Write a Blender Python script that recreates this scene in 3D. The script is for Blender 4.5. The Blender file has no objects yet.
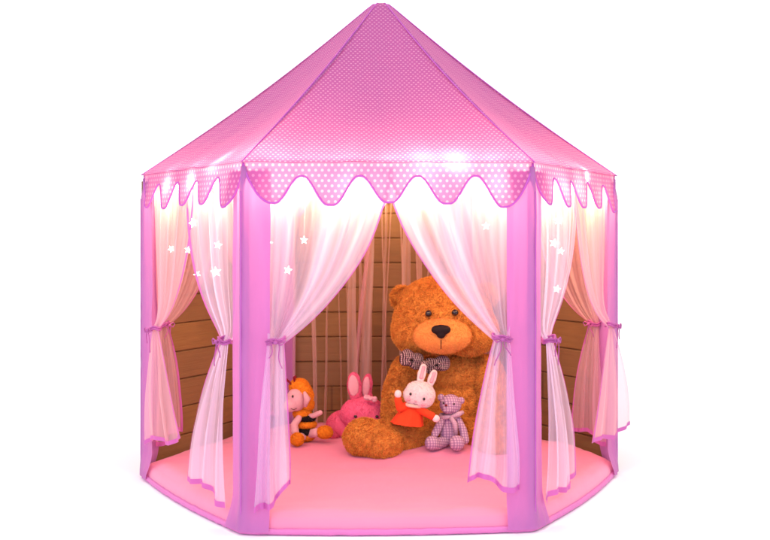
import bpy, bmesh, math, random
import numpy as np
from mathutils import Vector, Matrix, Euler
random.seed(7); rng = np.random.default_rng(7)
S = bpy.context.scene; C = S.collection
PI = math.pi; R = math.radians

# ------------------------------------------------------------------ helpers
FPX = 1076.0; CAMY = -3.206; CAMZ = 0.71
def at(px, py, d):
    """real position of something seen at px,py that stands d metres away"""
    return Vector(((px-385)*d/FPX, CAMY+d, CAMZ-(py-232)*d/FPX))

def link(o, parent=None):
    C.objects.link(o)
    if parent is not None: o.parent = parent
    return o
def tag(o, label=None, cat=None, group=None, kind=None):
    if label: o['label'] = label
    if cat: o['category'] = cat
    if group: o['group'] = group
    if kind: o['kind'] = kind
    return o
def empty(name, loc, label, cat, group=None):
    o = bpy.data.objects.new(name, None); o.empty_display_size = .05
    o.location = loc; link(o); return tag(o, label, cat, group)
def mobj(name, verts, faces, mat, parent=None, uvs=None, smooth=True):
    """one mesh object in world coordinates; parents are unrotated so only their location is taken off"""
    me = bpy.data.meshes.new(name)
    off = world_loc(parent)
    verts = [tuple(Vector(v)-off) for v in verts]
    me.from_pydata(verts, [], faces); 
    if uvs is not None:
        ul = me.uv_layers.new(name='UVMap')
        li = np.zeros(len(me.loops), dtype=np.int32); me.loops.foreach_get('vertex_index', li)
        ul.data.foreach_set('uv', np.array(uvs, dtype=np.float32)[li].ravel())
    me.materials.append(mat)
    me.polygons.foreach_set('use_smooth', [smooth]*len(me.polygons)); me.update()
    o = bpy.data.objects.new(name, me); return link(o, parent)
def world_loc(o):
    v = Vector((0,0,0))
    while o is not None:
        v += o.location; o = o.parent
    return v
def grid(nu, nv, f, uvf=None):
    vs, uv, fs = [], [], []
    for j in range(nv+1):
        for i in range(nu+1):
            u, v = i/nu, j/nv
            vs.append(Vector(f(u, v))); uv.append(uvf(u, v) if uvf else (u, v))
    for j in range(nv):
        for i in range(nu):
            a = j*(nu+1)+i; fs.append((a, a+1, a+nu+2, a+nu+1))
    return vs, fs, uv
def join(*gs):
    vs, fs, uv = [], [], []
    for g in gs:
        n = len(vs); vs += list(g[0]); fs += [tuple(i+n for i in f) for f in g[1]]
        uv += list(g[2]) if len(g) > 2 else [(0, 0)]*len(g[0])
    return vs, fs, uv
def tube(pts, r, seg=8, closed=False, cap=True):
    pts = [Vector(p) for p in pts]; n = len(pts); vs, fs, uv = [], [], []
    rr = r if isinstance(r, (list, tuple)) else [r]*n
    prev = None
    for i, p in enumerate(pts):
        a = pts[(i-1) % n] if (closed or i > 0) else p
        b = pts[(i+1) % n] if (closed or i < n-1) else p
        t = (b-a).normalized() if (b-a).length > 1e-9 else Vector((0,0,1))
        if prev is None:
            prev = t.orthogonal().normalized()
        x = (prev - t*prev.dot(t)); x = x.normalized() if x.length > 1e-6 else t.orthogonal().normalized()
        prev = x; y = t.cross(x)
        for k in range(seg):
            an = 2*PI*k/seg
            vs.append(p + (x*math.cos(an)+y*math.sin(an))*rr[i]); uv.append((k/seg, i*.01))
    m = n if closed else n-1
    for i in range(m):
        for k in range(seg):
            a = i*seg+k; b = i*seg+(k+1) % seg; c = ((i+1) % n)*seg+(k+1) % seg; d = ((i+1) % n)*seg+k
            fs.append((a, b, c, d))
    if not closed and cap:
        fs.append(tuple(range(seg))[::-1]); fs.append(tuple((n-1)*seg+k for k in range(seg)))
    return vs, fs, uv
def snoise(x, y, z=0.0):
    from mathutils import noise
    return noise.noise(Vector((x, y, z)))

def ell(c, r, rot=(0,0,0)): return ('e', Vector(c), Vector(r) if hasattr(r, '__len__') else Vector((r,r,r)), rot)
def chain(pts, rad, n=7):
    """tapered limb: balls along a path"""
    out = []; pts = [Vector(p) for p in pts]
    for i in range(len(pts)-1):
        for k in range(n+1):
            t = k/n; r = rad[i]*(1-t)+rad[i+1]*t
            out.append(ell(pts[i].lerp(pts[i+1], t), r))
    return out
def blob_mesh(parts, voxel=.006, smooth=6):
    bm = bmesh.new()
    for _, c, r, rot in parts:
        M = Matrix.Translation(c) @ Euler(rot).to_matrix().to_4x4() @ Matrix.Diagonal((*r, 1))
        bmesh.ops.create_icosphere(bm, subdivisions=3, radius=1, matrix=M)
    me = bpy.data.meshes.new('tmp'); bm.to_mesh(me); bm.free()
    o = bpy.data.objects.new('tmp', me); C.objects.link(o)
    m = o.modifiers.new('r', 'REMESH'); m.mode = 'VOXEL'; m.voxel_size = voxel
    s = o.modifiers.new('s', 'SMOOTH'); s.factor = .6; s.iterations = smooth
    dg = bpy.context.evaluated_depsgraph_get()
    res = bpy.data.meshes.new_from_object(o.evaluated_get(dg))
    bpy.data.objects.remove(o); bpy.data.meshes.remove(me)
    vs = np.zeros(len(res.vertices)*3); res.vertices.foreach_get('co', vs)
    fs = [tuple(p.vertices) for p in res.polygons]
    no = np.zeros(len(res.vertices)*3); res.vertex_normals.foreach_get('vector', no)
    bpy.data.meshes.remove(res)
    return vs.reshape(-1,3), fs, no.reshape(-1,3)
def blob(name, parts, mat, parent, voxel=.004, smooth=5, fur=0, flen=.008, fw=.0014, lump=0.0, lscale=40):
    vs, fs, no = blob_mesh(parts, voxel, smooth)
    if lump:
        d = np.array([snoise(*(v*lscale)) for v in vs])*lump
        vs = vs + no*d[:, None]
    nb = len(fs)
    if fur:
        q = np.array([f for f in fs if len(f) == 4])
        a, b, c, d_ = vs[q[:,0]], vs[q[:,1]], vs[q[:,2]], vs[q[:,3]]
        area = np.linalg.norm(np.cross(c-a, d_-b), axis=1); area /= area.sum()
        ix = rng.choice(len(q), size=fur, p=area)
        u, v = rng.random((fur,1)), rng.random((fur,1))
        p = (a[ix]*(1-u)+b[ix]*u)*(1-v)+(d_[ix]*(1-u)+c[ix]*u)*v
        n = no[q[ix,0]]
        # curls: lean direction follows a fine noise so that tufts clump
        lean = np.array([(snoise(*(x*55)), snoise(*(x*55+31)), snoise(*(x*55+77))) for x in p])
        dr = n*1.0 + lean*1.0 + np.array([0,0,-.25]) + rng.normal(0,.22,(fur,3))
        dr /= np.linalg.norm(dr, axis=1)[:,None]
        side = np.cross(dr, rng.normal(0,1,(fur,3))); side /= np.linalg.norm(side, axis=1)[:,None]
        L = flen*(.6+.8*rng.random((fur,1)))
        mid = p + dr*L*.55 + side*0
        bend = dr + lean*.9; bend /= np.linalg.norm(bend, axis=1)[:,None]
        tip = mid + bend*L*.45
        p0 = p - side*fw - n*.001; p1 = p + side*fw - n*.001
        m0 = mid - side*fw*.8; m1 = mid + side*fw*.8
        base = len(vs)
        vs = np.concatenate([vs, p0, p1, m0, m1, tip])
        k = np.arange(fur)
        fs = fs + [(base+i, base+fur+i, base+3*fur+i, base+2*fur+i) for i in k] + [(base+2*fur+i, base+3*fur+i, base+4*fur+i) for i in k]
    return mobj(name, [tuple(v) for v in vs], fs, mat, parent)

# ------------------------------------------------------------------ materials
def newmat(name):
    m = bpy.data.materials.new(name); m.use_nodes = True; nt = m.node_tree; nt.nodes.clear()
    out = nt.nodes.new('ShaderNodeOutputMaterial'); return m, nt, out
def N(nt, typ, ins=None, **kw):
    n = nt.nodes.new(typ)
    for k, v in kw.items(): setattr(n, k, v)
    for k, v in (ins or {}).items():
        if isinstance(v, bpy.types.NodeSocket): nt.links.new(v, n.inputs[k])
        else: n.inputs[k].default_value = v
    return n
def math_(nt, op, a, b=0.0, c=None):
    n = nt.nodes.new('ShaderNodeMath'); n.operation = op
    for i, v in enumerate((a, b) if c is None else (a, b, c)):
        if isinstance(v, bpy.types.NodeSocket): nt.links.new(v, n.inputs[i])
        else: n.inputs[i].default_value = v
    return n.outputs[0]
def mixc(nt, f, a, b, mode='MIX'):
    n = nt.nodes.new('ShaderNodeMix'); n.data_type = 'RGBA'; n.blend_type = mode
    for k, v in ((0, f), (6, a), (7, b)):
        if isinstance(v, bpy.types.NodeSocket): nt.links.new(v, n.inputs[k])
        else: n.inputs[k].default_value = (*v, 1) if hasattr(v, '__len__') and len(v) == 3 else v
    return n.outputs[2]
def uvxy(nt):
    u = N(nt, 'ShaderNodeUVMap'); s = N(nt, 'ShaderNodeSeparateXYZ', {0: u.outputs[0]})
    return u.outputs[0], s.outputs[0], s.outputs[1]
def stretched(nt, vec, sx, sy, detail=3, sz=1.0):
    mp = N(nt, 'ShaderNodeMapping', {'Vector': vec, 'Scale': (sx, sy, sz)})
    return N(nt, 'ShaderNodeTexNoise', {'Vector': mp.outputs[0], 'Scale': 1.0, 'Detail': detail}).outputs[0]

def cloth(name, col, dot=None, spacing=.012, trans=.35, tcol=None, sheen=.0, weave=1.0):
    """opaque woven polyester that lets some light through; optional staggered dots"""
    m, nt, out = newmat(name)
    vec, x, y = uvxy(nt)
    base = col
    v1 = stretched(nt, vec, 6, 6, 4)
    base = mixc(nt, math_(nt, 'MULTIPLY', v1, .35), col, tuple(c*.78 for c in col))
    if dot:
        row = math_(nt, 'FLOOR', math_(nt, 'DIVIDE', y, spacing*.8))
        xs = math_(nt, 'ADD', math_(nt, 'DIVIDE', x, spacing), math_(nt, 'MULTIPLY', math_(nt, 'MODULO', row, 2.0), .5))
        fx = math_(nt, 'SUBTRACT', math_(nt, 'FRACT', math_(nt, 'ADD', xs, 50.0)), .5)
        fy = math_(nt, 'MULTIPLY', math_(nt, 'SUBTRACT', math_(nt, 'FRACT', math_(nt, 'DIVIDE', y, spacing*.8)), .5), .8)
        r = math_(nt, 'SQRT', math_(nt, 'ADD', math_(nt, 'MULTIPLY', fx, fx), math_(nt, 'MULTIPLY', fy, fy)))
        f = N(nt, 'ShaderNodeMapRange', {0: r, 1: .17, 2: .27, 3: .8, 4: 0.0}).outputs[0]
        base = mixc(nt, f, base, dot)
    wv = N(nt, 'ShaderNodeTexNoise', {'Vector': vec, 'Scale': 900.0, 'Detail': 1.0}).outputs[0]
    wr = stretched(nt, vec, 14, 5, 3)
    h = math_(nt, 'ADD', math_(nt, 'MULTIPLY', wv, .00035*weave), math_(nt, 'MULTIPLY', wr, .006))
    bp = N(nt, 'ShaderNodeBump', {'Height': h, 'Strength': .55, 'Distance': 1.0})
    p = N(nt, 'ShaderNodeBsdfPrincipled', {'Base Color': base, 'Roughness': .62, 'Normal': bp.outputs[0], 'Specular IOR Level': .3})
    if sheen: p.inputs['Sheen Weight'].default_value = sheen
    tc = mixc(nt, 1.0, base, tcol or (1,1,1), 'MULTIPLY')
    t = N(nt, 'ShaderNodeBsdfTranslucent', {'Color': tc, 'Normal': bp.outputs[0]})
    mx = N(nt, 'ShaderNodeMixShader', {0: trans, 1: p.outputs[0], 2: t.outputs[0]})
    nt.links.new(mx.outputs[0], out.inputs[0]); return m
def sheer(name, col, lo=.3, hi=.7, tr=.5, sx=16):
    m, nt, out = newmat(name)
    vec, x, y = uvxy(nt)
    s1 = stretched(nt, vec, sx, .5, 4); s2 = stretched(nt, vec, sx*5, 1.2, 2)
    s = math_(nt, 'ADD', math_(nt, 'MULTIPLY', s1, .84), math_(nt, 'MULTIPLY', s2, .16))
    f = N(nt, 'ShaderNodeMapRange', {0: s, 1: .38, 2: .62, 3: lo, 4: hi}).outputs[0]
    d = N(nt, 'ShaderNodeBsdfDiffuse', {'Color': (*col, 1)}); t = N(nt, 'ShaderNodeBsdfTranslucent', {'Color': (*col, 1)})
    g = N(nt, 'ShaderNodeBsdfGlossy', {'Color': (1,.95,1,1), 'Roughness': .45})
    a = N(nt, 'ShaderNodeMixShader', {0: tr, 1: d.outputs[0], 2: t.outputs[0]})
    a2 = N(nt, 'ShaderNodeMixShader', {0: .06, 1: a.outputs[0], 2: g.outputs[0]})
    tp = N(nt, 'ShaderNodeBsdfTransparent')
    mx = N(nt, 'ShaderNodeMixShader', {0: f, 1: tp.outputs[0], 2: a2.outputs[0]})
    nt.links.new(mx.outputs[0], out.inputs[0]); return m
def plush(name, col, col2=None, scale=120, bump=.0015, rough=.9, sheen=.3):
    m, nt, out = newmat(name)
    tc = N(nt, 'ShaderNodeTexCoord'); 
    n = N(nt, 'ShaderNodeTexNoise', {'Vector': tc.outputs['Object'], 'Scale': float(scale), 'Detail': 4.0})
    b = mixc(nt, n.outputs[0], col, col2 or tuple(c*.75 for c in col))
    bp = N(nt, 'ShaderNodeBump', {'Height': n.outputs[0], 'Strength': .8, 'Distance': bump})
    p = N(nt, 'ShaderNodeBsdfPrincipled', {'Base Color': b, 'Roughness': rough, 'Normal': bp.outputs[0], 'Sheen Weight': sheen, 'Specular IOR Level': .1})
    p.inputs['Sheen Tint'].default_value = (*[min(1, c*1.6+.1) for c in col], 1)
    nt.links.new(p.outputs[0], out.inputs[0]); return m
def plain(name, col, rough=.5, spec=.5):
    m, nt, out = newmat(name)
    p = N(nt, 'ShaderNodeBsdfPrincipled', {'Base Color': (*col, 1), 'Roughness': rough, 'Specular IOR Level': spec})
    nt.links.new(p.outputs[0], out.inputs[0]); return m
def checked(name, a, b, c, size, aniso=None):
    """woven gingham: two sets of bands multiplied, on object coordinates"""
    m, nt, out = newmat(name)
    tc = N(nt, 'ShaderNodeTexCoord'); s = N(nt, 'ShaderNodeSeparateXYZ', {0: tc.outputs['Object']})
    def band(v): 
        f = math_(nt, 'FRACT', math_(nt, 'ADD', math_(nt, 'DIVIDE', v, size), 50.0))
        return N(nt, 'ShaderNodeMapRange', {0: math_(nt, 'ABSOLUTE', math_(nt, 'SUBTRACT', f, .5)), 1: .22, 2: .28}).outputs[0]
    u = math_(nt, 'ADD', s.outputs[0], math_(nt, 'MULTIPLY', s.outputs[1], .35)); w = math_(nt, 'ADD', s.outputs[2], math_(nt, 'MULTIPLY', s.outputs[1], .3))
    base = mixc(nt, band(u), a, b)
    base = mixc(nt, math_(nt, 'MULTIPLY', band(w), .6), base, c)
    nz = N(nt, 'ShaderNodeTexNoise', {'Vector': tc.outputs['Object'], 'Scale': 500.0})
    bp = N(nt, 'ShaderNodeBump', {'Height': nz.outputs[0], 'Strength': .5, 'Distance': .001})
    p = N(nt, 'ShaderNodeBsdfPrincipled', {'Base Color': base, 'Roughness': .85, 'Normal': bp.outputs[0], 'Specular IOR Level': .15})
    nt.links.new(p.outputs[0], out.inputs[0]); return m
def emit(name, col, s):
    m, nt, out = newmat(name)
    e = N(nt, 'ShaderNodeEmission', {'Color': (*col, 1), 'Strength': s}); nt.links.new(e.outputs[0], out.inputs[0]); return m
def wood(name):
    m, nt, out = newmat(name)
    vec, x, y = uvxy(nt)
    plank = math_(nt, 'FLOOR', math_(nt, 'DIVIDE', y, .088))
    pv = N(nt, 'ShaderNodeTexWhiteNoise', {'W': plank}, noise_dimensions='1D').outputs[0]
    off = N(nt, 'ShaderNodeCombineXYZ', {0: math_(nt, 'ADD', x, math_(nt, 'MULTIPLY', pv, 7.0)), 1: y, 2: pv})
    g1 = stretched(nt, off.outputs[0], 3.5, 70, 6, 5); g2 = stretched(nt, off.outputs[0], 9, 300, 3, 5)
    bl = stretched(nt, off.outputs[0], 5, 9, 3, 3)
    c = mixc(nt, g1, (.27,.150,.044), (.15,.080,.024))
    c = mixc(nt, math_(nt, 'MULTIPLY', g2, .35), c, (.30,.18,.08))
    c = mixc(nt, math_(nt, 'MULTIPLY', N(nt, 'ShaderNodeMapRange', {0: bl, 1: .45, 2: .7}).outputs[0], .35), c, (.07,.032,.012))
    c = mixc(nt, math_(nt, 'MULTIPLY', pv, .8), c, (.20,.115,.05))
    kn = N(nt, 'ShaderNodeTexVoronoi', {'Vector': N(nt, 'ShaderNodeMapping', {'Vector': off.outputs[0], 'Scale': (2.6, 9.0, 3.0)}).outputs[0], 'Scale': 1.0}).outputs[0]
    c = mixc(nt, N(nt, 'ShaderNodeMapRange', {0: kn, 1: .05, 2: .13, 3: .75, 4: 0.0}).outputs[0], c, (.055,.026,.010))
    jx = math_(nt, 'FRACT', math_(nt, 'ADD', math_(nt, 'DIVIDE', x, .9), math_(nt, 'MULTIPLY', pv, 3.7)))
    c = mixc(nt, N(nt, 'ShaderNodeMapRange', {0: math_(nt, 'ABSOLUTE', math_(nt, 'SUBTRACT', jx, .5)), 1: .002, 2: .006, 3: .5, 4: 0.0}).outputs[0], c, (.04,.02,.008))
    h = math_(nt, 'ADD', math_(nt, 'MULTIPLY', g1, .003), math_(nt, 'MULTIPLY', g2, .001))
    bp = N(nt, 'ShaderNodeBump', {'Height': h, 'Strength': .6, 'Distance': 1.0})
    p = N(nt, 'ShaderNodeBsdfPrincipled', {'Base Color': c, 'Roughness': .6, 'Normal': bp.outputs[0], 'Specular IOR Level': .3})
    nt.links.new(p.outputs[0], out.inputs[0]); return m

PINK = (.62,.15,.42)
M_roof = cloth('dotted roof fabric', (.45,.135,.43), (.64,.38,.64), .0122, .46, (1,.88,.72))
M_val = cloth('dotted valance fabric', (.47,.165,.49), (.66,.42,.68), .0158, .5, (1,1,.72))
M_post = cloth('post fabric', (.62,.23,.60), trans=.40, tcol=(1,.85,.75), sheen=.15)
M_trim = plain('trim ribbon', (.50,.10,.48), .55, .3)
M_hem = cloth('hem ribbon', (.66,.18,.54), trans=.3)
M_mat = cloth('floor fabric', (.78,.25,.40), trans=.0, sheen=.2, weave=.6)
M_pipe = cloth('mat binding', (.66,.20,.50), trans=.0)
M_sheer = sheer('sheer voile', (.82,.68,.88), .38, .80, .5, 7)
M_sheer2 = sheer('sheer voile pink', (.86,.52,.60), .42, .8, .5, 7)
M_sheerb = sheer('sheer voile back', (.85,.62,.55), .36, .68, .5, 30)
M_wood = wood('plank wood')
M_wire = plain('wire', (.75,.7,.65), .4)
M_bulb = emit('bulb glow', (1,.82,.52), 22)
M_star = emit('star glow', (1,.88,.68), 7)
def ground():
    m, nt, out = newmat('white ground')
    tc = N(nt, 'ShaderNodeTexCoord'); n = N(nt, 'ShaderNodeTexNoise', {'Vector': tc.outputs['Object'], 'Scale': 3.0})
    c = mixc(nt, n.outputs[0], (.93,.93,.93), (.96,.96,.96))
    p = N(nt, 'ShaderNodeBsdfDiffuse', {'Color': c}); nt.links.new(p.outputs[0], out.inputs[0]); return m

# ------------------------------------------------------------------ setting
n = 96; GZ = -.018
vs = [(0,0,GZ)] + [(60*math.cos(2*PI*k/n), 60*math.sin(2*PI*k/n), GZ) for k in range(n)]
g = mobj('ground', vs, [(0, 1+k, 1+(k+1) % n) for k in range(n)], ground()); tag(g, kind='structure')

# ------------------------------------------------------------------ tent
TX = -.012; TH = R(2.0); RT = .70; EZ = .878; APEX = 1.402
HV = [Vector((TX+RT*math.cos(TH+R(a)), RT*math.sin(TH+R(a)), 0)) for a in (-120,-60,0,60,120,180)]  # 0 front-left,1 front-right,2 right,3 back-right,4 back-left,5 left
tent = empty('play_tent', (TX,0,GZ), 'pink hexagonal princess play tent with dotted pointed roof and tied sheer curtains', 'play tent')
ctr = Vector((TX,0,0))
def face(i):
    a, b = HV[i], HV[(i+1) % 6]; e = (b-a).normalized(); nrm = Vector((e.y, -e.x, 0)); return a, b, e, nrm
LF = RT
# roof panels
for i in range(6):
    a, b, e, nr = face(i)
    def f(u, v, a=a, b=b, nr=nr, i=i):
        r = (1-v)
        r0 = .010 + r*.990
        if v > .975: r0 *= math.sqrt(max(0, 1-((v-.975)/.0252)**2))
        base = ctr + ((a+(b-a)*u)-ctr)*r0*1.012
        z = EZ + (APEX-EZ)*v
        # rounded tip, sagging cloth between the ribs, small creases
        if v > .965: z -= ((v-.965)/.035)**2*.013
        sag = -.016*math.sin(PI*v)*1.0 - .018*math.sin(PI*u)*math.sin(PI*min(1, v*1.15))*(1-v)
        cr = .0065*snoise(u*9+i*3.1, v*2.2, i)*math.sin(PI*u)*(1-v) + .0035*snoise(u*26, v*3, i+9)*math.sin(PI*u)*max(0, (1-2*v))
        off = sag+cr
        return base + nr*off*.66 + Vector((0,0,off*.75 + z))
    w = lambda u, v: ((u-.5)*LF*(1-v)*1.0+.35, v*.80)
    gv = grid(44, 54, f, w)
    mobj('roof_panel', gv[0], gv[1], M_roof, tent, gv[2])
    seam = [f(0, k/40)+ (f(0,k/40)-ctr-Vector((0,0,.9))).normalized()*.0005 for k in range(41)]
    t = tube(seam, .0016, 6); mobj('roof_seam', t[0], t[1], M_trim, tent, t[2])

# scalloped valances
def vlow(u, i):
    p = u*5; k = min(4, int(p)); q = p-k-.5
    x = min(1, max(0, (abs(q)*2-.10)/.86)); s = 1-x*x*(3-2*x)
    dep = [.100,.104,.100,.101,.109][k]+.006*snoise(k*2.3, i*5.1)
    gap = .034 + .004*snoise(round(p)*3.1, i)
    if (k == 0 and q < 0) or (k == 4 and q > 0): gap = .002; s = max(0, 1-(abs(q)*2)**1.9)**.8
    return gap + (dep-gap)*s
for i in range(6):
    a, b, e, nr = face(i)
    def f(u, v, a=a, b=b, nr=nr, i=i):
        d = vlow(u, i)*v
        flare = .004 + d*.14 + .006*math.sin(PI*u)*snoise(u*8, v*1.5, i*2.2)*v + .006*v*(math.cos(2*PI*(u*5-.5))*.5)*math.sin(PI*u)**.4
        flare *= min(1, u*14, (1-u)*14)
        return a + (b-a)*u + nr*flare + Vector((0,0,EZ-d+.001))
    gv = grid(150, 12, f, lambda u, v: (u*LF, 1-vlow(u, i)*v))
    va = mobj('valance', gv[0], gv[1], M_val, tent, gv[2])
    t = tube([f(k/150, 1) for k in range(151)], .0027, 6); mobj('scallop_trim', t[0], t[1], M_trim, va, t[2])

# corner post sleeves : cloth strip round the corner pole
for i in range(6):
    P = HV[i]; e1 = (HV[(i-1) % 6]-P).normalized(); e2 = (HV[(i+1) % 6]-P).normalized(); o = (P-ctr).normalized()
    w1 = w2 = .068
    prof = []
    for k in range(11): prof.append(('a', 1-k/10))
    for k in range(1, 11): prof.append(('b', k/10))
    ss = []; acc = 0
    def pos(idx, z, i=i, P=P, e1=e1, e2=e2, o=o):
        k, q = prof[idx]; e = e1 if k == 'a' else e2
        base = P + e*(.008+.056*q) if q > 0 else P + o*.001
        rnd = .010*math.exp(-(q*4.5)**2)*min(1, max(0, (EZ-.015-z)/.05))
        wob = .003*snoise(q*3, z*6, i*4.4)*q + .0016*snoise(q*9, z*14, i)
        fn = (o-e*o.dot(e)).normalized(); low = max(0, 1-max(0, z)/.07)**1.4
        base = base + fn*.017*low*min(1, q*2.2) + o*.004*low
        return base + o*(rnd+wob-.001) + e*(.004*snoise(z*3.1, i*2.7, q)*q) + Vector((0,0,z))
    NZ = 60; vs, uv, fs = [], [], []
    for j in range(NZ+1):
        z = -.008 + (EZ-.02+.008)*j/NZ
        for k in range(21): vs.append(pos(k, z)); uv.append((k*.0068, z))
    for j in range(NZ):
        for k in range(20): q = j*21+k; fs.append((q, q+1, q+22, q+21))
    pst = mobj('post_sleeve', vs, fs, M_post, tent, uv)
    pl = P - o*.004
    t = tube([pl+Vector((0,0,z)) for z in np.linspace(-.005, EZ-.01, 24)], .0085, 12); mobj('pole', t[0], t[1], M_post, pst, t[2])
    t = tube([P+o*.0105+Vector((0,0,z)) for z in np.linspace(-.005, EZ-.07, 40)], .0011, 6); mobj('seam', t[0], t[1], M_trim, pst, t[2])

# floor mat
def hexr(th):
    a = ((th-TH+PI/6) % (PI/3)) - PI/6      # vertices at multiples of 60 deg
    a2 = PI/6-abs(a)                         # 0 at the middle of a side
    hr = RT*math.cos(PI/6)/math.cos(a2)
    rr = RT*.93
    return min(hr, RT*1.0)*.78 + .22*.672
NT, NR = 240, 60
vs, uv, fs = [], [], []
for j in range(NR+1):
    for k in range(NT):
        th = 2*PI*k/NT; q = j/NR
        if j <= 48: rr = j/48*.965; z = .026
        else:
            ph = (j-48)/12*PI*.62; rr = .965+.035*math.sin(ph)/1.0; z = .026-.042*(1-math.cos(ph))/(1-math.cos(PI*.62))
        r = hexr(th)*rr*1.012
        x, y = r*math.cos(th), r*math.sin(th)
        wr = .014*snoise(x*3.2+5, y*3.2) + .0045*snoise(x*9, y*9, 3)+ .0035*abs(snoise(x*7+9, y*16, 5)) + .0022*snoise(th*30, rr*5, 7)*max(0, rr-.8)*5
        edge = min(1, (1-min(rr, 1))*20)
        z += wr*(edge if j <= 48 else .0) + .010*math.exp(-((rr-.93)/.03)**2)*(.6+.6*snoise(th*5, 2))
        sm_ = min(1, max(0, (y+.10)/.26)); z += .020*sm_*sm_*(3-2*sm_)*min(1, max(0, (.97-min(rr, .97))/.16))
        vs.append(Vector((TX+x, y, max(GZ+.002, z)))); uv.append((x, y))
for j in range(NR):
    for k in range(NT):
        a = j*NT+k; b = j*NT+(k+1) % NT
        if j == 0: fs.append((a, b+NT, a+NT)) if False else fs.append((a, a+NT, b+NT))
        else: fs.append((a, a+NT, b+NT, b))
mt = mobj('floor_mat', vs, fs, M_mat, tent, uv)
ring = [Vector((TX+hexr(2*PI*k/NT)*1.012*math.cos(2*PI*k/NT), hexr(2*PI*k/NT)*1.012*math.sin(2*PI*k/NT), GZ+.0095+.0015*snoise(k*.6, 0))) for k in range(NT)]
t = tube(ring, [.0082+.0014*snoise(k*.9, 3) for k in range(NT)], 10, closed=True); mobj('edge_binding', t[0], t[1], M_pipe, mt, t[2])

# curtains
def curtain(P, Q, outward, tie_s, tie_z, top_s, wlo, whi, zlo, zhi, seed, mat=M_sheer, amp=.010, bulge=.9, cdrop=.6, hemw=True, flip=False, ox=.010):
    """P: post corner, Q: far corner of the same face; tie at tie_s from the post; hem spans wlo..whi at heights zlo..zhi"""
    e = (Q-P).normalized(); nr = outward
    def pleat(t, v, lowr):
        a = .55*math.sin(2*PI*(4.3*t+.35*math.sin(5*t+seed)) + seed) + 1.1*snoise(t*9, v*.9, seed) + .30*math.sin(2*PI*11.7*t+seed*2+v*1.5) + .6*snoise(t*21, v*1.3, seed+3)
        if lowr:
            b = .9*math.sin(2*PI*2.6*t+seed*1.7+.8*v) + .45*math.sin(2*PI*5.7*t+seed) + .5*snoise(t*5, v*1.1, seed+2)
            w_ = min(1, -v*1.6); a = a*(1-w_)+b*w_
        return a
    def up(t, v):
        A = (.035+t*(top_s-.031), EZ-.014); B = (tie_s+(t-.5)*.040, tie_z+.006*math.sin(t*9+seed))
        Cc = (B[0]+bulge*(A[0]-B[0]), A[1]+cdrop*(B[1]-A[1]))
        s = (1-v)**2*A[0]+2*v*(1-v)*Cc[0]+v*v*B[0]; z = (1-v)**2*A[1]+2*v*(1-v)*Cc[1]+v*v*B[1]
        am = amp*(.70+.2*v-.55*v**3)
        s += .006*snoise(t*8, v*2.5, seed+4)*math.sin(PI*v)
        return P + e*s + nr*((ox if flip else -.016+(ox+.016)*v**9)+.004*math.sin(PI*v)+am*pleat(t, v, 0)*.8) + Vector((0,0,z))
    def lo(t, v):
        B = (tie_s+(t-.5)*.040, tie_z+.006*math.sin(t*9+seed))
        D = (wlo+t*(whi-wlo), zlo+t*(zhi-zlo)+.010*math.sin(t*7.5+seed))
        k = 1-(1-v)**1.9
        k = .55*k+.45*v
        s = B[0]+(D[0]-B[0])*k; z = B[1]+(D[1]-B[1])*v
        am = amp*(.40+.75*v**.7)
        s += .010*snoise(t*5, v*2, seed+8)*v
        return P + e*s + nr*(ox+.012*math.sin(PI*v*.8)+am*pleat(t, -v, 1)*.7) + Vector((0,0,z))
    g1 = grid(96, 46, up, lambda u, v: (u*.55+seed, v*.5)); g2 = grid(96, 40, lo, lambda u, v: (u*.55+seed, .5+v*.45))
    gg = join(g1, g2)
    cur = mobj('curtain', gg[0], gg[1], mat, tent, gg[2])
    d = nr*.0016
    h1 = grid(2, 46, lambda u, v: up(.985+.015*u, v)+d, lambda u, v: (u*.01, v*.4))
    h2 = grid(2, 40, lambda u, v: lo(.968+.032*u, v)+d, lambda u, v: (u*.01, v*.4))
    h3 = grid(96, 2, lambda u, v: lo(u, .963+.037*v)+d, lambda u, v: (u*.4, v*.01))
    hh = join(h1, h2, h3); mobj('hem', hh[0], hh[1], M_hem, cur, hh[2])
    # tie-back: soft band round the gathers with a little knot and two tails, held to the post
    cpos = P + e*tie_s + nr*(ox) + Vector((0,0,tie_z))
    pts = []
    for k in range(28):
        a = 2*PI*k/28; pts.append(cpos + e*math.cos(a)*.0215 + nr*math.sin(a)*.015 + Vector((0,0,.0025*math.sin(3*a+seed)+.004*math.cos(a))))
    b1 = tube(pts, .0032, 7, closed=True); b2 = tube([p+Vector((0,0,.006)) for p in pts], .0028, 7, closed=True)
    kn = cpos + nr*.019
    k1 = tube([kn+e*.006+nr*.001, kn+nr*.005, kn-e*.006+nr*.001], [.002,.0052,.002], 8)
    ts = []
    for sg in (-1, 1):
        lp = [kn+nr*.002, kn+e*sg*.014+Vector((0,0,.007))+nr*.006, kn+e*sg*.024+Vector((0,0,.002))+nr*.004, kn+e*sg*.014+Vector((0,0,-.006))+nr*.006, kn+nr*.002]
        ts.append(tube(lp, [.0014,.002,.002,.002,.0014], 6))
        tl = [kn + nr*(.004-.003*q) + e*sg*(.004+.012*q+.004*math.sin(q*5+seed)) - Vector((0,0,q*(.05+.012*sg))) for q in np.linspace(0, 1, 8)]
        ts.append(tube(tl, .0014, 5))
    tp = tube([P+nr*.008+Vector((0,0,tie_z+.012)), P+e*tie_s*.5+nr*(ox+.016)+Vector((0,0,tie_z+.008)), cpos+nr*.018+Vector((0,0,.004))], .0028, 6)
    tt = join(b1, b2, k1, *ts); mobj('tieback', tt[0], tt[1], M_hem, cur, tt[2])
    return cur
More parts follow.
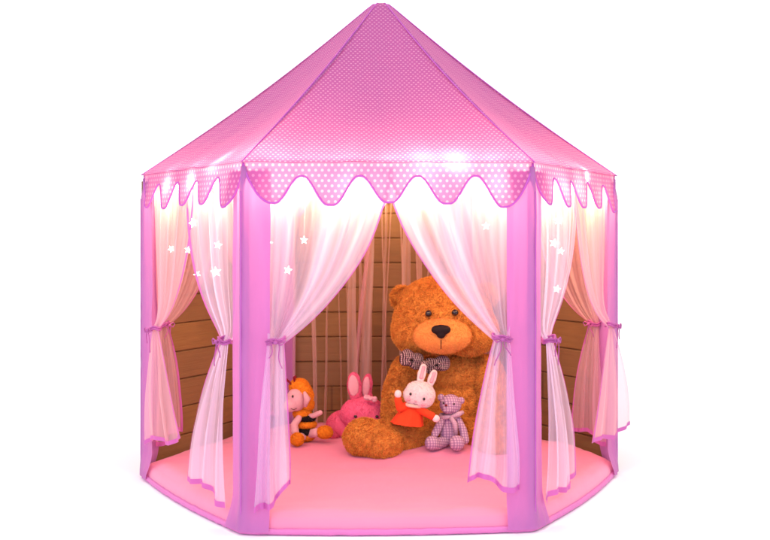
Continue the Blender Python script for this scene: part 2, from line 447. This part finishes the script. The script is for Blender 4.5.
def fc(i, rev, **k):
    a, b, e, nr = face(i)
    if k.get('inside', False): nr = -nr; k['flip'] = True
    k.pop('inside', None)
    P, Q = (b, a) if rev else (a, b)
    return curtain(P, Q, nr, **k)
# front face
fc(0, False, tie_s=.079, tie_z=.447, top_s=.352, bulge=.88, cdrop=.62, wlo=.030, whi=.115, zlo=.030, zhi=.098, seed=1.3)
fc(0, True,  tie_s=.078, tie_z=.452, top_s=.360, bulge=.80, cdrop=.58, wlo=.035, whi=.165, zlo=.085, zhi=.118, seed=2.9)
# left-front face (index 5: left vertex -> front-left)
fc(5, True,  tie_s=.088, tie_z=.440, top_s=.400, bulge=.96, cdrop=.80, wlo=.075, whi=.315, zlo=.040, zhi=.065, seed=4.1)
fc(5, False, tie_s=.120, tie_z=.430, top_s=.345, wlo=.05, whi=.335, zlo=.095, zhi=.150, seed=5.7, mat=M_sheer2)
# right-front face (index 1: front-right -> right vertex)
fc(1, False, tie_s=.088, tie_z=.440, top_s=.400, bulge=.96, cdrop=.80, wlo=.05, whi=.270, zlo=.040, zhi=.060, seed=6.2)
fc(1, True,  tie_s=.100, tie_z=.436, top_s=.345, wlo=-.06, whi=.300, zlo=.115, zhi=.125, seed=7.7, mat=M_sheer2, ox=.02)
# the two rear side faces, hung inside
fc(4, True,  tie_s=.075, tie_z=.430, top_s=.350, wlo=.02, whi=.16, zlo=.07, zhi=.10, seed=8.8, mat=M_sheer2, inside=True, bulge=.95, cdrop=.75)
fc(4, False, tie_s=.060, tie_z=.430, top_s=.350, wlo=.02, whi=.15, zlo=.07, zhi=.10, seed=9.3, mat=M_sheer2, inside=True, bulge=.95, cdrop=.75)
fc(2, False, tie_s=.075, tie_z=.430, top_s=.350, wlo=.02, whi=.16, zlo=.07, zhi=.10, seed=10.1, mat=M_sheer2, inside=True, bulge=.95, cdrop=.75)
fc(2, True,  tie_s=.060, tie_z=.430, top_s=.350, wlo=.02, whi=.15, zlo=.07, zhi=.10, seed=11.9, mat=M_sheer2, inside=True, bulge=.95, cdrop=.75)
# rear face: narrow loose strips of voile hanging straight down
a, b, e, nr = face(3)
strips = [(294,3,0,0),(330,2,-3,1),(351,9,1,0),(357,3,6,0),(371,11,-4,0),(374,4,-14,2),(386,3,-2,0),(398,2,8,1),(408,9,-3,0),(419,5,1,0),(437,3,2,0),(462,4,-3,0),(475,7,2,0),(312,4,2,0),(337,1.3,3,0),(343,1.2,5,1),(362,1.4,-4,0),(381,1.4,4,0),(392,1.5,-7,1),(414,1.4,5,0),(430,1.6,-3,0),(446,1.4,3,0),(454,1.3,-5,1)]
for k, (px, wpx, lean, kind) in enumerate(strips):
    dd = 3.74-.012*(k % 3); x0 = (px-385)*dd/FPX; w = wpx*dd/FPX; ln = lean*dd/FPX*1.7
    def f(u, v, x0=x0, w=w, ln=ln, dd=dd, k=k):
        top = .855; z = top + (.045-top)*v
        ww = w*(.75+.5*v)*(1+.25*snoise(k*3.3, v*3))
        return (x0+ln*v+(u-.5)*ww+.004*snoise(k, v*3), CAMY+dd+.006*math.sin(u*7+v*3+k), z)
    gv = grid(8, 40, f, lambda u, v: (u*.03+k, v*.8))
    mobj('sheer_strip', gv[0], gv[1], M_sheer2 if kind == 2 else M_sheerb, tent, gv[2])

# ------------------------------------------------------------------ plank wall behind the tent
wall = empty('wooden_wall', (TX, .64, GZ), 'brown wooden plank screen close behind the tent, seen between its curtains', 'wooden wall')
def wallpanel(a, b, nr, t0, t1):
    gs = []; H = .862; ph = .088; nb = int(H/ph)+1
    L = (b-a).length
    for k in range(nb):
        z0 = GZ+.003+k*ph; z1 = min(H, z0+ph-.0022)
        if z1-z0 < .02: continue
        s0, s1 = t0*L, t1*L; dep = .002*snoise(k*3.7, a.x*5)
        c = .003
        pr = [(z0, .014), (z0, c), (z0+c, 0), (z1-c, 0), (z1, c), (z1, .014)]
        n = 2; vs, uv, fs = [], [], []
        for s in (s0, s1):
            for z, q in pr:
                vs.append(a+(b-a).normalized()*s + nr*(q+dep) + Vector((0,0,z))); uv.append((s+a.x, .001+k*.088+min(.086, z-z0)))
        m = len(pr)
        for i in range(m): fs.append((i, (i+1) % m, m+(i+1) % m, m+i))
        fs.append(tuple(range(m))[::-1]); fs.append(tuple(range(m, 2*m)))
        gs.append((vs, fs, uv))
    for q0 in (0,):
        cs = [a+(b-a).normalized()*s_+nr*q+Vector((0,0,z)) for s_ in (t0*L+.001, t1*L-.001) for q in (.009,.013) for z in (GZ+.002,H-.004)]
        gs.append((cs, [(0,1,3,2),(4,6,7,5),(0,4,5,1),(2,3,7,6),(0,2,6,4),(1,5,7,3)], [(0,.05)]*8))
    g = join(*gs); mobj('plank_panel', g[0], g[1], M_wood, wall, g[2], smooth=False)
OFF = .030
def offv(i): return ctr + (HV[i]-ctr)*(1+OFF/ (RT*math.cos(PI/6)))
for i, t0, t1 in ((2, .075, .998), (3, .002, .998), (4, .002, .925)):
    a, b = offv(i), offv((i+1) % 6); wallpanel(a, b, face(i)[3], t0, t1)

# ------------------------------------------------------------------ string of lights
lights = empty('string_lights', (TX,0,.85), 'warm white fairy lights with star shapes strung under the tent eaves', 'string lights')
RL = .655
def lp(t):   # t in 0..6 round the hexagon, inside the eaves
    i = int(t) % 6; q = t-int(t); a, b = HV[i], HV[(i+1) % 6]
    p = ctr + ((a+(b-a)*q)-ctr)*(RL/RT); return p
wire = []
for k in range(241):
    t = k/40; p = lp(t); wire.append(p+Vector((0,0,.838+.010*math.sin(t*9.3))))
bulbs = []
NB = 42
w = tube(wire, .0011, 5)
drops = []
for k in range(NB):
    t = (k+.35)*6/NB; p = lp(t)+Vector((0,0,.838+.010*math.sin(t*9.3)-.010+ .012*snoise(k*5.7, 1)))
    bulbs.append((t, p))
# star positions (seen through the side and front curtains)
stars = [(193,223,2.90),(218,245,2.80),(188,250,2.93),(171,249,3.02),(197,274,2.90),(216,272,2.80),(267,242,2.68),(288,270,2.68),(304,240,2.72),
         (558,220,2.86),(554,243,2.84),(561,251,2.88),(557,289,2.85),(523,242,2.72),(486,226,2.72)]
for px, py, d in stars:
    p = at(px, py, d); drops.append(tube([p+Vector((0,0,.012)), p+Vector((.002,.003,.5*(.835-p.z))), Vector((p.x, p.y+.004, .835))], .0005, 4))
ww = join(w, *drops); mobj('wire', ww[0], ww[1], M_wire, lights, ww[2])
for t, p in bulbs:
    bm = bmesh.new(); bmesh.ops.create_uvsphere(bm, u_segments=10, v_segments=8, radius=.0058, matrix=Matrix.Diagonal((1,1,1.35,1)))
    mobj('bulb', [v.co+p for v in bm.verts], [tuple(v.index for v in f.verts) for f in bm.faces], M_bulb, lights); bm.free()
for k, (px, py, d) in enumerate(stars):
    p = at(px, py, d); rot = random.uniform(0, 2); az = random.uniform(-.5, .5); sz = random.uniform(.010, .0155)
    vs = [p+Vector((0,-.004,0)), p+Vector((0,.004,0))]
    for j in range(10):
        rr = sz if j % 2 == 0 else sz*.45; an = rot+2*PI*j/10
        vs.append(p + Vector((math.cos(an)*rr*math.cos(az), math.cos(an)*rr*math.sin(az), math.sin(an)*rr)))
    fs = []
    for j in range(10): a_, b_ = 2+j, 2+(j+1) % 10; fs += [(0, a_, b_), (1, b_, a_)]
    mobj('star_bulb', vs, fs, M_star, lights, smooth=False)
# real lamps beside the bulbs
LAMPW = 1.25
def lamp(p, e, r=.012, col=(1,.66,.32)):
    l = bpy.data.lights.new('bulb_light', 'POINT'); l.energy = e; l.color = col; l.shadow_soft_size = r
    o = bpy.data.objects.new('bulb_light', l); o.location = Vector(p)-lights.location; link(o, lights)
for k, (t, p) in enumerate(bulbs):
    if k % 2 == 0: lamp(p-Vector((0,0,.016)), LAMPW*(1.8 if 1 < t < 2.6 else .45 if 2.6 < t < 4.6 else 1), col=(1,.50,.20) if 1.3 < t < 2.6 else (1,.66,.32))
for px, py, d, e in ((258,168,2.66,.4),(300,192,2.64,.55),(340,196,2.64,.55),(384,198,2.64,.6),(422,172,2.634,.75),(455,168,2.634,.8),(282,168,2.635,.12),(318,170,2.635,.15),(352,168,2.635,.12),(388,170,2.635,.2),(492,170,2.64,.2),(520,169,2.64,.12),(490,196,2.66,.5),(556,190,2.80,.5),(585,178,2.98,.5),(226,170,2.76,.6),(196,182,2.86,.5),(170,186,3.0,.5)):
    lamp(at(px, py, d), e*1.05, .005, (1,.80,.36))

# ------------------------------------------------------------------ soft toys
M_bear = plush('bear fur', (.68,.285,.056), (.61,.245,.042), 160, .002)
M_muz = plush('bear muzzle', (.72,.30,.075), (.64,.25,.055), 400, .0006)
M_black = plain('black plastic', (.012,.008,.008), .25)
M_nose = plush('black nose cloth', (.010,.007,.008), (.02,.012,.012), 300, .0004, .6, .0)
def bow_mat():
    return checked('houndstooth cloth', (.05,.025,.03), (.50,.34,.33), (.045,.025,.03), .0062)
M_bow = bow_mat()
bear = empty('teddy_bear', at(440,450,3.5)*1.0, 'large golden brown teddy bear wearing a checked bow tie', 'teddy bear')
bear.location.z = .03
hc = at(443,319,3.42)
tc_ = at(445,408,3.52)
blob('torso', [ell(tc_, (.150,.14,.150)), ell(at(447,432,3.50), (.165,.15,.105)), ell(at(445,372,3.50), (.13,.11,.08))], M_bear, bear, .006, 6, 54600, .0065, .0010, .0025, 45)
head = blob('head', [ell(hc, (.158,.135,.112), (0,R(-3),0)), ell(hc+Vector((-.075,-.01,-.035)), (.088,.10,.080)), ell(hc+Vector((.080,-.01,-.035)), (.094,.10,.080)), ell(hc+Vector((-.01,0,.042)), (.132,.115,.092))],
     M_bear, bear, .005, 8, 54600, .0065, .0010, .0025, 45)
for s, c in ((-1, at(402,298,3.45)), (1, at(486,296,3.46))):
    blob('ear', [ell(c, (.035,.022,.036)), ell(c+Vector((0,-.012,0)), (.022,.016,.024))], M_bear, head, .004, 4, 5000, .009, .0013)
mc = at(442.5,336,3.285)
blob('muzzle', [ell(mc, (.090,.052,.055)), ell(mc+Vector((0,-.012,-.002)), (.070,.048,.044))], M_muz, head, .004, 8, 9000, .0026, .0008)
for px, py in ((428.5,313.5), (455,312.5)):
    blob('eye', [ell(at(px,py,3.283), (.0105,.009,.0105))], M_black, head, .002, 2)
nc = at(441,331,3.218)
blob('nose', [ell(nc+Vector((-.010,0,.004)), (.020,.014,.014)), ell(nc+Vector((.010,0,.004)), (.020,.014,.014)), ell(nc+Vector((0,0,.006)), (.020,.014,.0135)), ell(nc+Vector((0,0,-.010)), (.014,.012,.013))], M_nose, head, .0025, 6)
mouth = tube([at(441,340,3.219)+Vector((0,0,0)), at(441,344,3.222), at(441,349,3.232)], .0012, 6)
mobj('mouth', mouth[0], mouth[1], M_nose, head)
blob('arm', chain([at(408,372,3.48), at(398,392,3.44), at(395,414,3.40)], [.056,.048,.044]), M_bear, bear, .006, 6, 20800, .0065, .0010, .002, 45)
blob('arm', chain([at(484,374,3.48), at(495,395,3.44), at(492,425,3.38)], [.062,.055,.052]), M_bear, bear, .006, 6, 18200, .0065, .0010, .002, 45)
fl = at(369,439,3.26)
blob('leg', chain([at(430,438,3.42), at(400,440,3.33), fl], [.075,.060,.055]) + [ell(fl+Vector((-.012,0,.004)), (.066,.060,.058), (0,0,0)), ell(fl+Vector((.04,-.01,-.014)), (.06,.055,.050))], M_bear, bear, .006, 6, 33800, .0065, .0010, .002, 45)
blob('leg', chain([at(470,440,3.42), at(490,443,3.35), at(496,446,3.30)], [.078,.066,.062]), M_bear, bear, .006, 6, 20800, .0065, .0010, .002, 45)
# bow tie
bt = at(422,362,3.31)
def loop(cx, cz, w, h, tilt, y):
    out = []
    def f(u, v):
        a = u*2*PI; x = math.cos(a)*w; z = math.sin(a)*h*(.55+.45*abs(math.cos(a))) ; 
        x2 = x*math.cos(tilt)-z*math.sin(tilt); z2 = x*math.sin(tilt)+z*math.cos(tilt)
        k = math.sin(PI*v)
        sc = .12+.88*k
        return Vector((cx+x2*sc, y+(-.022*math.cos(PI*v)) + .003*math.sin(a*5+3), cz+z2*sc))
    return grid(40, 14, f, lambda u, v: (u*.2, v*.05))
gb = join(loop(bt.x-.032, bt.z+.008, .038, .040, R(-20), bt.y), loop(bt.x+.044, bt.z-.008, .044, .036, R(12), bt.y+.004), loop(bt.x+.010, bt.z-.004, .014, .018, 0, bt.y-.016))
mobj('bow_tie', gb[0], gb[1], M_bow, bear, gb[2])

# white rabbit doll in a red dress (plain generic toy)
M_white = plush('white plush', (.80,.66,.62), (.76,.60,.58), 300, .0008)
M_red = plush('red dress cloth', (.78,.075,.02), (.68,.05,.015), 220, .0008, .8)
M_pinkin = plush('pink ear lining', (.78,.38,.42), None, 300, .0006)
M_lt0 = plush('cream collar cloth', (.80,.60,.45), None, 300, .0005)
M_stitch = plain('dark stitching', (.05,.02,.02), .7)
DR = 3.265
rab = empty('toy_rabbit', at(410,428,DR), 'small white toy rabbit in an orange red dress, one arm raised', 'toy rabbit')
rb = blob('body', [ell(at(411,412,DR), (.024,.024,.028)), ell(at(413,405,DR), (.018,.018,.018))], M_white, rab, .003, 4)
def frock(u, v):
    a = 2*PI*u; r = .019+.030*v**.8+.0028*math.sin(a*7)*v; c = at(414,402,DR).lerp(at(407,424,DR), v)
    return c + Vector((math.cos(a)*r, math.sin(a)*r*.8, .012*math.cos(a)*-.5*v))
g1 = grid(56, 14, frock); mobj('dress', g1[0], g1[1], M_red, rab, g1[2])
blob('sleeve', chain([at(409,405,DR-.01), at(400,408,DR-.02), at(398,400,DR-.025)], [.013,.0125,.0115]), M_red, rab, .0025, 3)
blob('sleeve', chain([at(418,408,DR-.015), at(426,413,DR-.025), at(432,416,DR-.03)], [.013,.012,.012]), M_red, rab, .0025, 3)
blob('hand', [ell(at(398,394,DR-.025), (.0110,.0105,.013))], M_white, rab, .0025, 3)
blob('hand', [ell(at(436,418.5,DR-.033), (.0120,.0105,.0115))], M_white, rab, .0025, 3)
hr = at(420,394,DR-.01); 
rh = blob('head', [ell(hr, (.047,.038,.040), (0,R(15),0)), ell(hr+Vector((-.004,0,-.008)), (.048,.037,.034), (0,R(15),0))], M_white, rab, .003, 5, 5000, .0022, .0006)
for b0, t0 in ((at(420,381,DR), at(423.5,367,DR+.004)), (at(430,384,DR), at(434,373,DR+.004))):
    ea = blob('ear', chain([b0, t0.lerp(b0,.5), t0], [.0105,.0135,.0105]), M_white, rh, .0025, 4)
    blob('inner_ear', chain([b0.lerp(t0,.3)+Vector((0,-.0105,0)), t0+Vector((0,-.0085,0))], [.0062,.0058]), M_pinkin, ea, .0015, 2)
for px, py in ((410.5,394), (424,399)):
    blob('eye', [ell(at(px,py,DR-.047), (.0040,.003,.0048))], M_black, rh, .001, 2)
blob('nose', [ell(at(415.5,401,DR-.048), (.0038,.003,.0026))], M_pinkin, rh, .001, 2)
for px, py in ((408.5,399), (423,404.5)):
    blob('cheek', [ell(at(px,py,DR-.040), (.0062,.003,.0050))], M_pinkin, rh, .001, 2)
cl = tube([at(414,405,DR-.012)+Vector((math.cos(q)*.024, math.sin(q)*.022, .006*math.cos(q)*-.5)) for q in np.linspace(0, 2*PI, 24, endpoint=False)], .0055, 8, closed=True)
mobj('collar', cl[0], cl[1], M_lt0, rab, cl[2])
mm = tube([at(413.5,403.2,DR-.0455), at(415.3,404.6,DR-.048), at(417.6,404.2,DR-.0455)], .0006, 5); mobj('mouth', mm[0], mm[1], M_stitch, rh)

# small gingham bear
M_ging = checked('gingham cloth', (.36,.22,.34), (.60,.42,.50), (.25,.14,.24), .0082)
M_scarf = checked('scarf cloth', (.50,.34,.42), (.56,.40,.46), (.42,.28,.36), .006)
DG = 3.30
gbear = empty('toy_bear', at(450,452,DG), 'small grey lilac gingham toy bear with a scarf', 'toy bear')
gbear.location.z = .03
blob('body', [ell(at(449,432,DG), (.030,.026,.038)), ell(at(449,421,DG), (.022,.02,.022))], M_ging, gbear, .003, 4)
gh = blob('head', [ell(at(450.5,404.5,DG-.01), (.034,.030,.032)), ell(at(448,409,DG-.03), (.018,.016,.014))], M_ging, gbear, .003, 4)
for px, py in ((441,397.5), (461,400.5)):
    blob('ear', [ell(at(px,py,DG-.008), (.0115,.008,.0115))], M_ging, gh, .002, 3)
for px, py in ((443.5,403), (454,404)):
    blob('eye', [ell(at(px,py,DG-.040), (.0032,.003,.0032))], M_black, gh, .001, 1)
blob('nose', [ell(at(446,405.3,DG-.048), (.0045,.004,.0036))], plush('dark red nose', (.20,.02,.03), None, 300, .0004), gh, .001, 2)
blob('arm', chain([at(442,420,DG-.01), at(438,428,DG-.02), at(435,434,DG-.03)], [.012,.0125,.012]), M_ging, gbear, .0025, 3)
blob('arm', chain([at(458,420,DG-.01), at(463,430,DG-.02), at(465,440,DG-.03)], [.012,.0125,.0135]), M_ging, gbear, .0025, 3)
blob('leg', chain([at(445,441,DG-.01), at(437,444,DG-.03), at(432,443,DG-.045)], [.017,.019,.0225]), M_ging, gbear, .0025, 3)
blob('leg', chain([at(454,441,DG-.01), at(456,443,DG-.04), at(457,443,DG-.06)], [.017,.019,.0235]), M_ging, gbear, .0025, 3)
sc = [at(449,416,DG)+Vector((math.cos(a)*.025, math.sin(a)*.025, .002*math.sin(a*3))) for a in np.linspace(0, 2*PI, 24, endpoint=False)]
s1 = tube(sc, .0068, 8, closed=True); s2 = tube([at(451,417,DG-.03), at(455,424,DG-.036), at(456,434,DG-.034)], [.007,.008,.006], 8); s3 = tube([at(451,417,DG-.03), at(459,414,DG-.028), at(463,412,DG-.02)], [.006,.008,.006], 8)
sj = join(s1, s2, s3); mobj('scarf', sj[0], sj[1], M_scarf, gbear, sj[2])

# pink bunny lying behind the bear's foot
M_hot = plush('hot pink plush', (.85,.17,.32), (.80,.14,.27), 160, .0015)
M_lt = plush('pale pink satin', (.85,.42,.50), None, 200, .0006)
DP = 3.50
bun = empty('toy_bunny', at(355,440,DP), 'hot pink toy bunny with big ears lying behind the teddy bear foot', 'toy bunny')
bun.location.z = .03
bh = blob('head', [ell(at(363,414,DP-.02), (.074,.060,.056)), ell(at(370,420,DP-.03), (.055,.055,.042))], M_hot, bun, .004, 6, 14000, .003, .0007, .001, 40)
blob('body', [ell(at(345,425,DP+.03), (.062,.07,.048)), ell(at(352,424,DP+.03), (.06,.07,.05))], M_hot, bun, .004, 6, 10000, .003, .0007, .001, 40)
blob('paw', [ell(at(334,434,DP-.01), (.022,.026,.020))], M_hot, bun, .003, 4, 2500, .004, .0009)
for c, r, rot in ((at(354.5,386,DP-.02), (.023,.012,.046), R(-4)), (at(367,387,DP), (.017,.012,.044), R(6))):
    er = blob('ear', [ell(c, r, (0,rot,0)), ell(c+Vector((.004,0,-.03)), (r[0]*.8,.012,.022))], M_hot, bh, .003, 4, 3000, .003, .0008)
    blob('inner_ear', [ell(c+Vector((-.003,-.009,.002)), (r[0]*.78,.006,r[2]*.78), (0,rot,0))], M_lt, er, .002, 3)
for px, py in ((355.5,416.5), (377,416.5)):
    blob('eye', [ell(at(px,py,DP-.083), (.0055,.004,.0045))], M_black, bh, .001, 1)
gbw = blob('bow', [ell(at(367,397.5,DP-.075), (.011,.008,.010)), ell(at(374,399,DP-.08), (.012,.008,.009)), ell(at(370.5,399,DP-.083), (.005,.006,.006))], M_lt, bh, .002, 2, lump=.003, lscale=150)

# bee doll
M_or = plush('orange plush', (.78,.28,.02), (.68,.22,.015), 200, .001)
M_blk = plush('black plush', (.012,.008,.010), (.02,.014,.016), 200, .001)
M_skin = plush('lilac pink velour', (.72,.40,.44), None, 300, .0006)
M_ant = plush('dark red felt', (.20,.01,.02), None, 300, .0006)
DB = 3.42
bee = empty('bee_doll', at(303,440,DB), 'striped black and orange bee doll with dark red feelers beside the left curtain', 'bee doll')
bee.location.z = .03
BC = at(303,419,DB)
for dz, rx, m, nm in ((.022, .031, M_blk, 'black_stripe'), (.001, .034, M_or, 'orange_stripe'), (-.021, .033, M_blk, 'black_stripe'), (-.038, .027, M_or, 'orange_stripe')):
    blob(nm, [ell(BC+Vector((0,0,dz)), (rx,rx*.9,.014))], m, bee, .0025, 3, 2500, .003, .0007)
blob('chest', [ell(at(299,408,DB), (.030,.026,.018))], M_or, bee, .003, 3, 2500, .003, .0007)
hh = blob('head', [ell(at(293,394,DB-.01), (.033,.033,.037)), ell(at(287,400,DB-.025), (.022,.020,.021))], M_skin, bee, .003, 5)
blob('hood', [ell(at(299,390,DB+.006), (.036,.034,.042)), ell(at(296,381,DB+.01), (.032,.03,.026)), ell(at(303,399,DB+.01), (.026,.028,.024))], M_or, hh, .003, 4, 5000, .0035, .0008)
ear = tube([at(301,386,DB-.036), at(304,393,DB-.040), at(302,401,DB-.037)], [.004,.011,.005], 10); mobj('ear', ear[0], ear[1], M_skin, hh, ear[2])
for pts in ([(291,382),(287,377),(283.5,374),(282,376)], [(293,381),(291.5,376),(291,372),(293,371)]):
    t = tube([at(x, y, DB-.005) for x, y in pts], [.0028,.0032,.0048,.0060], 8)
    mobj('feeler', t[0], t[1], M_ant, hh, t[2])
blob('eye', [ell(at(289.5,390.5,DB-.042), (.0034,.003,.0046))], M_black, hh, .001, 1)
sm = tube([at(287.5,402.5,DB-.046), at(290.5,404,DB-.044), at(293.5,402.5,DB-.038)], .0010, 6); mobj('mouth', sm[0], sm[1], M_stitch, hh)
blob('arm', chain([at(306,411,DB-.01), at(312,409.5,DB-.02), at(317,407,DB-.025)], [.0095,.0085,.0085]), M_skin, bee, .0025, 3)
blob('arm', chain([at(296,412,DB-.02), at(291,419,DB-.035), at(292,426,DB-.04)], [.0105,.0115,.0125]), M_skin, bee, .0025, 3)
l1 = blob('leg', chain([at(307,428,DB-.01), at(313,427,DB-.03)], [.014,.015]), M_skin, bee, .0025, 3)
blob('foot', [ell(at(321.5,426.5,DB-.035), (.026,.020,.020))], M_or, l1, .0025, 3, 2500, .003, .0007)
l2 = blob('leg', chain([at(299,431,DB-.02), at(295,433,DB-.05)], [.014,.015]), M_skin, bee, .0025, 3)
blob('foot', [ell(at(294,433.5,DB-.065), (.021,.022,.020))], M_or, l2, .0025, 3, 2500, .003, .0007)

bee.location += Vector((.010, 0, -.018))
# ------------------------------------------------------------------ light and camera
w = bpy.data.worlds.new('World'); S.world = w; w.use_nodes = True
bg = w.node_tree.nodes['Background']; bg.inputs[0].default_value = (1.0,.93,.95,1); bg.inputs[1].default_value = 1.45

kl = bpy.data.lights.new('softbox', 'AREA'); kl.energy = 62; kl.color = (.42,.40,1.0); kl.shape = 'RECTANGLE'; kl.size = 1.6; kl.size_y = 1.6
ko = bpy.data.objects.new('softbox', kl); C.objects.link(ko); ko.location = (-1.3,-5.2,1.7)
ko.rotation_euler = (Vector((0,0,.6))-ko.location).to_track_quat('-Z','Y').to_euler()
cam = bpy.data.cameras.new('camera'); co = bpy.data.objects.new('camera', cam); C.objects.link(co)
co.location = (0, CAMY, CAMZ); co.rotation_euler = (PI/2, 0, 0)
cam.sensor_width = 36; cam.lens = FPX/770*36; cam.shift_y = -(270-232)/770.0; cam.clip_end = 500
S.camera = co
cam.dof.use_dof = True; cam.dof.focus_distance = 2.95; cam.dof.aperture_fstop = 5.0
S.render.engine = 'CYCLES'
S.cycles.max_bounces = 10; S.cycles.transparent_max_bounces = 40; S.cycles.diffuse_bounces = 5; S.cycles.transmission_bounces = 8
S.cycles.sample_clamp_indirect = 4
vs_ = S.view_settings; vs_.view_transform = 'Standard'; vs_.look = 'None'; vs_.exposure = 0; vs_.gamma = 1
